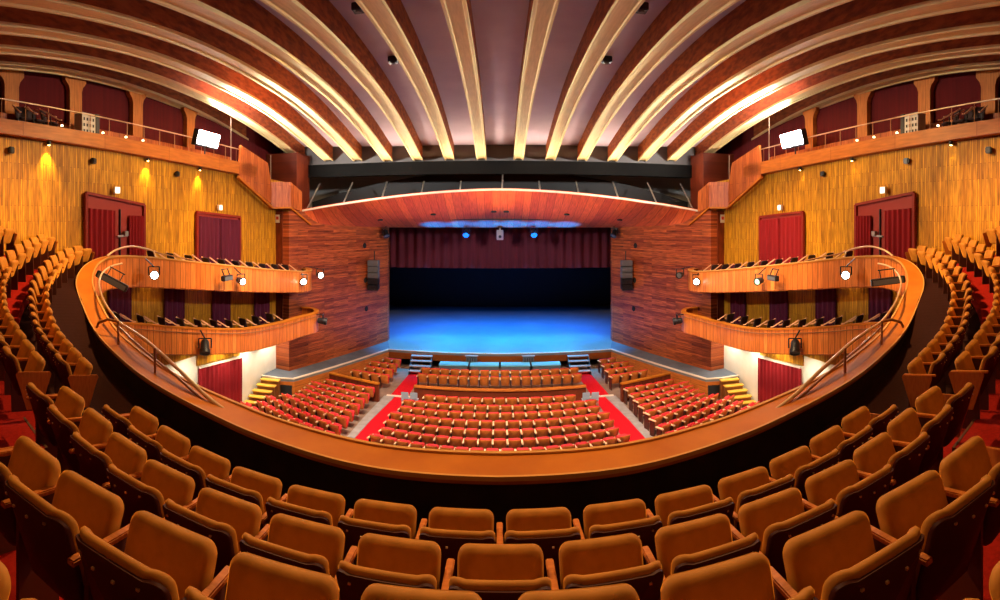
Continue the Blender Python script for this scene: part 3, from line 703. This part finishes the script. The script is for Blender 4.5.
# handrails standing on the parapet at the two wings
for m, side in SIDES:
    root = tag(empty('parapet_rail', mirror((-7.5, 7.6, E-2.3), m)), f'bronze tube handrail with posts on the {side} wing ledge of the balcony front', 'handrail', 'parapet handrails'); inv = Matrix.Translation(-Vector(root.location))
    def rp(px, py, d): return (d*math.sin((px-500)/500)*m, d*math.cos((px-500)/500), E+(225-py)/500*d)
    up = smooth_path([rp(227, 412, 6.25), rp(205, 395, 6.6), rp(176, 367, 7.3), rp(148, 342, 8.3), rp(130, 329.5, 9.3), rp(118, 321, 10.3), rp(106, 305, 11.6), rp(100.5, 292, 12.7), rp(99, 282, 13.6), rp(103, 272, 14.2), rp(112, 266, 14.6), rp(122, 263.5, 14.9)], 60)[0]
    t = MB(); t.tube(up, .028, 8); o = t.build('top_rail', 'rail', root, 60); o.matrix_parent_inverse = inv
    for (a, b) in (((98, 322.5, 10.4), (118, 321, 10.3)),):
        t = MB(); t.tube([rp(97, 327, 10.6), rp(99, 322.5, 10.5), rp(108, 319.5, 10.4), rp(118, 321.5, 10.3)], .03, 8); o = t.build('return_rail', 'railbrown', root, 60); o.matrix_parent_inverse = inv
    t = MB(); t.tube([rp(118, 326, 10.3), rp(130, 338, 9.3), rp(146, 352, 8.4), rp(176, 376, 7.3), rp(203, 400, 6.6)], .02, 8); o = t.build('lower_rail', 'railbrown', root, 60); o.matrix_parent_inverse = inv
    for a, b, d in (((118, 321), (118.5, 348), 9.6), ((155, 348), (155, 376), 7.8)):
        t = MB(); t.tube([rp(*a, d), rp(*b, d)], .022, 8); o = t.build('post', 'railbrown', root, 60); o.matrix_parent_inverse = inv
    r2 = tag(empty('box_rail', mirror((-10.6, 12, E-.9), m)), f'arched brass rail at the corner above the {side} upper box', 'handrail', 'arched corner rails'); iv = Matrix.Translation(-Vector(r2.location))
    t = MB(); t.tube(smooth_path([rp(107, 256, 14.9), rp(116, 250, 15.2), rp(130, 246.5, 15.7), rp(145, 248.5, 16.2), rp(154, 252, 16.5), rp(156, 257.5, 16.5)], 24)[0], .03, 8); o = t.build('arch', 'rail', r2, 60); o.matrix_parent_inverse = iv
    t = MB(); t.tube(smooth_path([rp(154, 252, 16.6), rp(172, 256, 17.2), rp(196, 260.5, 18)], 16)[0], .022, 8); o = t.build('side_rail', 'railbrown', r2, 60); o.matrix_parent_inverse = iv

# ------------------------------------------------------------------ box chairs
def make_box_chair():
    r = empty('box_chair')
    cushion(MB(), rrect(.46, .46, .08, 4, .1), [(.15, .04), (.02, .03), (0, 0), (.02, -.03), (.15, -.035)], lambda x, d, z: (x, d-.22-z*.25, z+.66)).build('backrest', 'boxseat', r, 50)
    cushion(MB(), rrect(.46, .44, .07, 4, 0), [(.15, .05), (.02, .04), (0, 0), (.02, -.03), (.15, -.03)], lambda x, d, z: (x, z+.02, .42+d)).build('seat', 'boxseat', r, 50)
    for sx in (-1, 1):
        a = MB(); a.bar((sx*.26, .22, .60), (sx*.26, -.26, .90), .05, .04); a.bar((sx*.26, .22, .60), (sx*.26, .32, .585), .05, .04); a.build('armrest', 'boxarm', r)
        a = MB(); a.bar((sx*.25, .15, 0), (sx*.25, .12, .6), .03, .03); a.build('leg', 'housing', r)
    return r
bc = make_box_chair(); firstb = [True]
for tier, path, total, s0, s1, dz, n in (('upper', par, parL, None, None, -.60, 10), ('lower', low, lowL, None, None, -.62, 10)):
    for m, side in SIDES:
        for k in range(n):
            y = 22.2-.95*k if tier == 'upper' else 20.6-.95*k
            cand = [i for i in range(len(path)-1) if path[i][1] <= y < path[i+1][1] and path[i][0] < -8]
            i = cand[0]; p = path[i]
            o = bc if firstb[0] else copy_tree(bc); firstb[0] = False
            o.location = ((p[0]-.75)*m, y, E-p[2]+dz); o.rotation_euler = (0, 0, R(-20)*m)
            tag(o, f'dark seat with slanted pale armrests in the {side} {tier} box, {ORD[k]} from the stage end', 'theatre seat', 'dark seats in the side boxes')

# ------------------------------------------------------------------ stalls
st0 = make_chair('stalls'); firsts = [True]
EDGE = [(72, 280), (84, 290), (92, 308), (102, 321), (119, 338), (144, 358), (170, 377), (200, 393), (230, 408), (259, 421), (300, 433), (333, 441), (400, 450), (500, 456)]
def hidden(x, y, z):
    px = 500-500*math.atan2(abs(x), y); py = 225+500*(E-z)/math.hypot(x, y)
    for (a, ya), (b, yb) in zip(EDGE, EDGE[1:]):
        if a <= px <= b: return py > ya+(yb-ya)*(px-a)/(b-a)+3
    return px < 72
def stall(x, zc, k, label):
    y = zc+k*x*x
    if hidden(x, y, .86): return None
    o = st0 if firsts[0] else copy_tree(st0); firsts[0] = False
    o.location = (x, y, 0); o.rotation_euler = (0, 0, math.atan(-2*k*x)*-1)
    return tag(o, label, 'theatre seat', 'red and orange stalls seats')
SP = .535
crow = [(26.4, 16, .012), (25.3, 16, .012), (22.15, 13, .016), (21.25, 16, .018), (20.4, 16, .021), (19.55, 17, .024), (18.7, 17, .026), (17.85, 17, .028), (17.05, 18, .03)]
for r, (zc, n, k) in enumerate(crow):
    for i in range(n):
        x = (i-(n-1)/2)*SP
        j = min(i, n-1-i)
        where = 'on the centre line' if n % 2 and i == n//2 else f'{ORD[j]} from {"left" if x < 0 else "right"} aisle'
        stall(x, zc, k, f'red stalls seat, centre block, {ORD[r]} row from the stage, {where}')
srow = [(27.5, .015), (26.5, .015), (25.5, .015), (24.4, .017), (22.2, .017), (21.25, .019), (20.4, .022), (19.55, .025), (18.7, .027), (17.85, .03), (17.0, .03), (16.2, .03), (15.4, .03), (14.6, .03)]
def apron_x(y): return -9.75+(y-22.3)*(3.1/7.1) if y > 22.2 else wallx(y)+.5
for m, side in SIDES:
    for r, (zc, k) in enumerate(srow):
        x, j = (-5.95 if r < 4 else -6.2-.03*(22-zc)), 0
        while True:
            y = zc+k*x*x
            if x-.35 < apron_x(y-.3)+.22 or (y > 20.6 and x < -9.3) or j > 11: break
            stall(x*m, zc, k, f'red stalls seat, {side} block, {ORD[r]} row from the stage, {ORD[j]} from the aisle')
            x -= SP; j += 1

# aisles: red runners and pale steps beside them
for m, side in SIDES:
    mb = MB(); rows = []
    for i in range(24):
        y = 28.6-14*i/23; xa, xb = -5.1-.075*(28.6-y), -4.30-.06*(28.6-y)
        rows.append([(xa*m, y, .012), (xb*m, y, .012)])
    mb.grid(rows); tag(mb.build('aisle_carpet', 'aisle'), f'bright red carpet runner of the {side} stalls aisle leading to the stage steps', 'carpet', 'red aisle runners')
    mb = MB(); mb.prism([mirror(p, m) for p in [(-6.2, 15), (-5.95, 21), (-5.7, 24.2), (-5.15, 24.2), (-5.55, 21), (-6.0, 15)]], 0, .03); struct(mb, 'trim_aisle_'+side, 'grey')
    mb = MB(); mb.prism([mirror(p, m) for p in [(-5.6, 24.15), (-4.4, 24.15), (-4.4, 24.33), (-5.6, 24.33)]], .012, .05); struct(mb, 'trim_aisle_nosing_'+side, 'trimwhite')
# low barriers
mb = MB(); n = 30
rows = []
for i in range(n+1):
    x = -4.1+8.2*i/n; y = 23.35+.014*x*x; rows.append([(x, y, .0), (x, y, .74), (x, y+.1, .74), (x, y+.1, .0)])
root = tag(empty('stalls_barrier', (0, 23.75, 0)), 'low curved wooden barrier across the centre stalls behind the second row', 'barrier'); inv = Matrix.Translation((0, -23.75, 0))
o = mb.grid(rows, closed=True).build('panel', 'darkwood', root); o.matrix_parent_inverse = inv
t = MB(); t.grid([[(r[1][0], r[1][1]-.06, .74), (r[1][0], r[1][1]-.06, .81), (r[1][0], r[1][1]+.18, .81), (r[1][0], r[1][1]+.18, .74)] for r in rows], closed=True)
o = t.build('top_rail', 'orange_shell', root); o.matrix_parent_inverse = inv
for m, side in SIDES:
    root = tag(empty('side_barrier', mirror((-7, 23.6, 0), m)), f'low slanting wooden barrier between the {side} stalls blocks', 'barrier', 'side barriers of the stalls'); inv = Matrix.Translation(-Vector(root.location))
    a, b = (-5.75, 23.3), (-8.6, 24.3)
    g = MB(); g.bar((a[0]*m, a[1], .43), (b[0]*m, b[1], .43), .1, .84); o = g.build('panel', 'darkwood', root); o.matrix_parent_inverse = inv
    g = MB(); g.bar((a[0]*m, a[1], .88), (b[0]*m, b[1], .88), .2, .07); o = g.build('top_rail', 'ledge', root); o.matrix_parent_inverse = inv
    # small pale chairs in the wheelchair bays
    for k in range(2):
        x = -(4.35-.42*k) ; c = empty('bay_chair', (x*m, 22.75, 0))
        tag(c, f'small pale blue-grey chair at the {side} end behind the centre barrier, {"next to the aisle" if k == 0 else "away from the aisle"}', 'chair', 'pale chairs beside the barrier')
        g = MB(); g.box((0, 0, .44), (.34, .36, .04)); g.build('seat', 'greychair', c, bevel=.01)
        g = MB(); g.box((0, -.18, .66), (.34, .03, .34), rx=R(10)); g.build('backrest', 'greychair', c, bevel=.01)
        for sx in (-1, 1):
            for sy in (-1, 1): MB().bar((sx*.15, sy*.16, 0), (sx*.14, sy*.15, .43), .025).build('leg', 'metal', c)
    # grey stage steps
    root = tag(empty('stage_steps', mirror((-4.55, 28.42, 0), m)), f'grey free-standing steps up to the stage at the end of the {side} aisle', 'steps', 'grey stage steps')
    for k in range(4):
        MB().box((0, -.42+.3*k, .21*(k+1)), (1.25, .30, .05)).build('tread', 'grey', root, bevel=.008)
    for sx in (-1, 1):
        g = MB(); g.extrude([(sx*.6, -.6, 0), (sx*.6, .65, 0), (sx*.6, .65, .86), (sx*.6, .4, .82), (sx*.6, -.6, .16)], (.04*-sx, 0, 0)); g.build('stringer', 'housing', root)
    # yellow steps at the apron end
    root = tag(empty('yellow_steps', mirror((-10.8, 21.95, 0), m), R(8)*m), f'yellow wooden steps from the {side} stalls floor up to the apron', 'steps', 'yellow apron steps')
    for k in range(5):
        h = .2*(5-k)
        MB().box((-.11*k*m, -.27*k-.16, h-.02), (.95, .32, .05)).build('tread', 'yellowstep', root, bevel=.008)
        MB().box((-.11*k*m, -.27*k-.10, (h-.045)/2), (.9, .24, h-.05)).build('riser', 'stepside', root)
    # black opening in the apron
    a, b = Vector((-9.95*m, 22.21, .40)), Vector((-10.35*m, 22.09, .40))
    g = MB(); g.box(((-10.12)*m, 22.14, .42), (.62, .10, .55), rz=R(12)*m); struct(g, 'trim_apron_opening_'+side, 'black')
# pit covers and lecterns between the first row and the stage
for k in range(4):
    root = tag(empty('pit_table', ((k-1.5)*1.72, 27.9, 0)), f'low table with pale teal top before the stage, {ORD[k]} from the left', 'table', 'teal tables before the stage')
    g = MB(); g.box((0, 0, .72), (1.62, .75, .05)); g.build('tabletop', 'teal', root, bevel=.01)
    g = MB(); g.box((0, -.33, .45), (1.56, .04, .46)); g.build('front_panel', 'greypanel', root)
    for sx in (-1, 1):
        for sy in (-1, 1): MB().bar((sx*.74, sy*.3, 0), (sx*.74, sy*.3, .7), .04).build('leg', 'housing', root)
for s in (-1, 1):
    root = tag(empty('lectern', (s*1.62, 28.55, 0)), f'dark slatted lectern box between the teal tables, {"left" if s < 0 else "right"} one', 'lectern', 'dark lecterns before the stage')
    g = MB(); g.box((0, 0, .5), (.62, .4, 1.0)); g.build('body', 'greypanel', root, bevel=.01)
    for k in range(4): MB().box((-.2+.133*k, -.21, .55), (.05, .03, .8)).build('slat', 'housing', root)
    g = MB(); g.box((0, -.04, 1.03), (.74, .5, .05), rx=R(-12)); g.build('top', 'greychair', root, bevel=.008)

# ------------------------------------------------------------------ lamps and equipment
def fixture(loc, aim, label, group, kind='lit', size=1.0, hang=None, power=0, name='stage_light'):
    r = tag(empty(name, loc), label, 'stage light', group); a = Vector(aim).normalized()*size
    b = MB(); b.lathe([(0, -.22*size), (.09*size, -.22*size), (.12*size, -.16*size), (.13*size, .05*size), (.15*size, .06*size), (.15*size, .16*size), (.12*size, .16*size), (.11*size, .10*size), (0, .10*size)], (0, 0, 0), a, 14); b.build('housing', 'housing', r, 40)
    q = Vector(a).normalized()
    if kind: g = MB(); g.lathe([(0, .10*size), (.115*size, .10*size), (.10*size, .14*size), (0, .155*size)], (0, 0, 0), a, 14); g.build('lens', {'lit': 'lampon', 'dim': 'lampdim', 'flood': 'flood', 'dark': 'greypanel'}[kind], r, 40)
    sd = q.cross(Vector((0, 0, 1))).normalized()*.17*size
    y = MB(); y.bar(tuple(sd), tuple(sd+Vector((0, 0, .26*size))), .03*size); y.bar(tuple(-sd), tuple(-sd+Vector((0, 0, .26*size))), .03*size); y.bar(tuple(sd+Vector((0, 0, .26*size))), tuple(-sd+Vector((0, 0, .26*size))), .03*size)
    if hang: y.bar((0, 0, .26*size), tuple(Vector(hang)-Vector(loc)), .03*size)
    y.build('yoke', 'housing', r)
    if power:
        l = Vector(loc)+q*.22*size; spot(tuple(l), tuple(l+q), power, WHITE, 120, .8, .1)
    return r
def batten(loc, rz, label, size=1.0, tilt=0):
    r = tag(empty('flood_batten', loc, rz), label, 'stage light', 'dark battens on the box fronts')
    r.rotation_euler = (tilt, 0, rz); tilt = 0
    b = MB(); b.box((0, 0, 0), (.16, .62*size, .20), ry=tilt); b.build('housing', 'housing', r, bevel=.02)
    b = MB(); b.box((.085, 0, -.01), (.01, .54*size, .14), ry=tilt); b.build('lens', 'greypanel', r)
    b = MB(); b.bar((0, -.2, .1), (-.1, -.2, .32), .03); b.bar((0, .2, .1), (-.1, .2, .32), .03); b.bar((-.1, -.25, .32), (-.1, .25, .32), .03); b.build('bracket', 'housing', r)
    return r
for m, side in SIDES:
    def U(px, py, d): return (d*math.sin((px-500)/500)*m, d*math.cos((px-500)/500), E+(225-py)/500*d)
    G1 = 'spotlights on the upper box fronts'
    toc = lambda L, tx, ty, tz: Vector((tx, ty, tz))-Vector(L)
    L = U(154, 275, 15.6); fixture(L, toc(L, 0, 2, E-1), f'bright round spotlight near the corner of the {side} upper box front', G1, 'lit', 1.0, (L[0]-.35*m, L[1], L[2]+.5), 120)
    L = U(241, 281, 19.1); fixture(L, toc(L, 3*m, 10, E-4), f'small spotlight beside the dark batten on the {side} upper box front', G1, 'lit' if m == 1 else 'dim', 1.0, (L[0]-.3*m, L[1], L[2]+.5), 40 if m == 1 else 0)
    L = U(303, 281, 23.4); fixture(L, toc(L, 0, 8, E-5), f'lit spotlight at the stage end of the {side} upper box front', G1, 'lit', 1.15, (L[0]-.3*m, L[1], L[2]+.5), 60)
    L = U(320, 275, 24.4); fixture(L, toc(L, 0, 12, E-3), f'spotlight on a bracket past the stage end of the {side} upper box', G1, 'lit' if m == 1 else 'dark', 1.1, (L[0]-.5*m, L[1]-.1, L[2]+.4), 60 if m == 1 else 0)
    L = U(227, 278, 18.3); batten(L, 0 if m == 1 else R(180), f'dark elongated batten lamp halfway along the {side} upper box front')
    L = U(112, 281, 14.2); batten(L, R(-55) if m == 1 else R(235), f'dark long batten lamp under the corner of the {side} balcony rail', 1.6, R(-27) if m == 1 else R(6))
    L = U(205, 348, 17.6); fixture(L, (.35*m, -.5, -.8), f'large dark hanging spotlight on the {side} lower box front', 'dark lamps on the lower box fronts', 'dark', 1.3, (L[0]-.2*m, L[1], L[2]+.6))
    L = U(323, 321, 24.3); fixture(L, (.9*m, .2, -.1), f'small dark spotlight on the rounded end of the {side} lower box', 'dark lamps on the lower box fronts', 'dark', 1.2, (L[0]-.5*m, L[1]-.1, L[2]+.3))
    # gallery floods that light the ribs
    L = (wallx(17.6)*m+.15*m, 17.6, E+3.62)
    r = tag(empty('flood_light', L), f'glaring white flood light on the {side} gallery rail', 'flood light', 'gallery flood lights')
    for k in (-1, 1):
        b = MB(); b.box((-.04*m, k*.42, .0), (.26, .78, .66), ry=R(15)*m); b.build('housing', 'housing', r, bevel=.02)
        b = MB(); b.box((.10*m, k*.42, .0), (.03, .70, .56), ry=R(15)*m); b.build('lens', 'flood', r)
    b = MB(); b.tube([(-.1*m, 0, -.2), (-.1*m, 0, -.62)], .03); b.build('stand', 'housing', r)
    spot((L[0]+.3*m, L[1], L[2]+.05), (L[0]*.6, 20.0, E+6.2), 8000, WHITE, 140, .6, .25)
    # amber downlights below the gallery band
    for k, px in enumerate((49, 148, 200)):
        p = P_wall(px, .14); y = p[1]; z = E+2.72-.0335*(y-8)-.02
        r = tag(empty('wall_downlight', (p[0]*m, y, z)), f'small amber downlight under the {side} gallery band, {ORD[2-k]} from the stage', 'downlight', 'amber downlights')
        b = MB(); b.lathe([(0, .0), (.07, 0), (.07, -.12), (.055, -.12), (.05, -.05), (0, -.05)], (0, 0, 0), (0, 0, 1), 12); b.build('can', 'housing', r, 40)
        b = MB(); b.lathe([(0, -.06), (.048, -.06), (.04, -.125), (0, -.135)], (0, 0, 0), (0, 0, 1), 12); b.build('bulb', 'downlens', r, 40)
        pw = 260 if m == 1 else 25
        spot((p[0]*m+.05*m, y, z-.16), (p[0]*m-.30*m, y, z-2), pw, (1, .66, .12), 70, .8, .04)
    # dark wall lamps between them
    for k, px in enumerate((9, 91, 175)):
        p = P_wall(px, .0); y = p[1]; z = E+2.6-.0335*(y-8)-.32
        r = tag(empty('wall_speaker', (p[0]*m+.12*m, y, z)), f'small black box on the slats under the {side} gallery band, {ORD[2-k]} from the stage', 'speaker', 'small black wall boxes')
        MB().box((0, 0, 0), (.16, .2, .2), rz=.2).build('case', 'housing', r, bevel=.03); MB().box((-.1*m, 0, .0), (.12, .08, .08)).build('bracket', 'housing', r)
    # small bulbs on the band
    for k, (px, dy) in enumerate(((62, 0), (103, 0), (126, 0), (143, 0))):
        p = P_wall(px, .2); y = p[1]; z = E+2.72-.0335*(y-8)+.43+.01*(y-8)
        r = tag(empty('aisle_lamp', (p[0]*m, y, z)), f'tiny amber lamp on top of the {side} gallery band, {ORD[3-k]} from the flood light', 'lamp', 'tiny gallery lamps')
        MB().lathe([(0, 0), (.05, 0), (.04, .05), (0, .05)], (0, 0, 0), (0, 0, 1), 10).build('base', 'housing', r, 40); MB().lathe([(0, .05), (.03, .05), (.045, .08), (.03, .11), (0, .12)], (0, 0, 0), (0, 0, 1), 10).build('bulb', 'amber', r, 40)
    # control rack and dark chairs in the gallery
    p = P_wall(85, -.25); z = E+3.0-.0335*(p[1]-8)
    r = tag(empty('equipment_rack', (p[0]*m, p[1], z)), f'pale dimmer rack with dark dots standing in the {side} gallery', 'rack', 'gallery racks')
    MB().box((0, 0, .48), (.4, .62, .86)).build('case', 'rack', r, bevel=.01); MB().box((0, .42*1, .48), (.4, .16, .92)).build('side_case', 'housing', r)
    for iy in range(4):
        for iz in range(3): MB().box((.205*m, -.22+.14*iy, .3+.2*iz), (.012, .07, .1)).build('control', 'housing', r)
    for k, px in enumerate((24, 36, 50)):
        p = P_wall(px, -.42); z = E+2.98-.0335*(p[1]-8)
        c = copy_tree(bc); c.location = (p[0]*m, p[1], z); c.rotation_euler = (0, 0, R(-100+20*k)*m)
        tag(c, f'dark chair stored in the {side} gallery, {ORD[2-k]} from the dimmer rack', 'chair', 'dark gallery chairs')
    # loudspeaker column on the plank wall
    r = tag(empty('line_array', mirror((-7.62, 29.6, E-3.1), m)), f'tall dark loudspeaker column on the {side} plank wall beside the stage', 'loudspeaker', 'loudspeaker columns')
    for k in range(5): MB().box((0, -.1, .78-.36*k), (.66, .5, .33), rx=R(2*k)).build('cabinet', 'housing' if k > 2 else 'greypanel', r, bevel=.02)
    MB().bar((0, .1, .9), (0, .1, 1.5), .05).build('hanger', 'housing', r)
    # round black recesses in the plank wall
    for k, (f, zz) in enumerate(((.72, E-1.25), (.73, E-3.35), (.74, E-5.1))):
        x, y = -10.5+3.3*f, 23.4+8.1*f
        b = MB(); b.lathe([(0, 0), (.15, 0), (.17, .03), (0, .035)], (x*m-.01*m, y, zz), (.93*m, -.38, 0), 14)
        tag(b.build('wall_recess', 'black', smooth=40), f'round black lamp recess in the {side} plank wall, {["topmost", "middle", "lowest"][k]} of the three', 'recess', 'black recesses in the plank walls')
    # small notice on the dark pillar
    b = MB(); b.box((-11.2*m, 23.48, E+.33), (.26, .02, .42), rz=R(-12)*m)
    r = tag(b.build('notice_plate', 'paper'), f'small white notice plate high on the {side} dark pillar', 'notice', 'white notice plates')
    b = MB(); b.box((-11.2*m, 23.46, E+.36), (.16, .015, .16), rz=R(-12)*m); b.build('printed_mark', 'signred', r)
    # thin hanging cables
    for k, (x, y, zt, zb) in enumerate(((-11.45, 23.2, E+3.6, E+.72), (-11.7, 19.6, E+4.9, E+2.6))):
        t = MB(); t.tube([(x*m, y, zb), (x*m, y, zt)], .018, 5)
        tag(t.build('hanging_cable', 'cable'), f'thin cable hanging from the ceiling ribs at the {side}, {"beside the stair parapet" if k == 0 else "beside the flood light"}', 'cable', 'thin hanging cables')
    # white glow of the lamps under the lower box
    for k, y in enumerate((22.6, 20.4, 18.4, 16.2)):
        r = tag(empty('soffit_lamp', (-10.9*m, y, (E-5.07, E-5.11, E-5.01, E-4.75)[k])), f'small round lamp under the {side} lower box, {ORD[k]} from the apron', 'lamp', 'soffit lamps')
        MB().lathe([(0, .05), (.14, .05), (.14, -.02), (0, -.03)], (0, 0, 0), (0, 0, 1), 14).build('lens', 'sign', r, 40)
        spot((-10.9*m, y, (E-5.42, E-5.42, E-5.15, E-4.95)[k]), (-11.6*m, y+.1, 0), 230, (1, .88, .66), 130, .8, .12)
# small dark boxes in the ceiling between the ribs
for k, (x, y, lab) in enumerate(((-3.6, 12.4, 'left, farther from the stage'), (-3.6, 16.6, 'left, nearer the stage'), (3.6, 12.4, 'right, farther from the stage'), (3.6, 16.6, 'right, nearer the stage'))):
    z = E+rib_h(y)+DEPTH-.06
    r = tag(empty('ceiling_speaker', (x, y, z)), f'small dark box on the ceiling between the ribs, {lab}', 'speaker', 'small ceiling boxes')
    MB().box((0, 0, -.1), (.32, .32, .2)).build('case', 'housing', r, bevel=.02); MB().lathe([(0, -.2), (.1, -.2), (.08, -.23), (0, -.23)], (0, 0, 0), (0, 0, 1), 12).build('grille', 'void', r, 40)
# projector hung before the pelmet and two small fittings
r = tag(empty('projector', (0, 31.1, E-.62)), 'pale hanging projector in front of the middle of the red pelmet', 'projector')
MB().box((0, 0, 0), (.42, .4, .62)).build('case', 'metal', r, bevel=.03); MB().bar((0, 0, .3), (0, 0, .8), .10).build('pole', 'metal', r); MB().lathe([(0, 0), (.1, 0), (.09, .08), (0, .08)], (0, -.2, -.1), (0, -1, 0), 12).build('lens', 'housing', r, 40)
for s in (-1, 1):
    L = (s*2.1, 31.0, E-.52)
    fixture(L, (0, -.6, -.5), f'small pale lamp under the canopy edge, {"left" if s < 0 else "right"} of the projector', 'lamps under the canopy edge', 'dark', 1.2, (L[0], L[1], L[2]+.5))
    L = (s*7.1, 30.6, E-.55)
    fixture(L, (-s*.3, -.4, -.6), f'small lamp at the {"left" if s < 0 else "right"} corner where canopy meets plank wall', 'lamps under the canopy edge', 'dark', 1.3, (L[0], L[1], L[2]+.5))
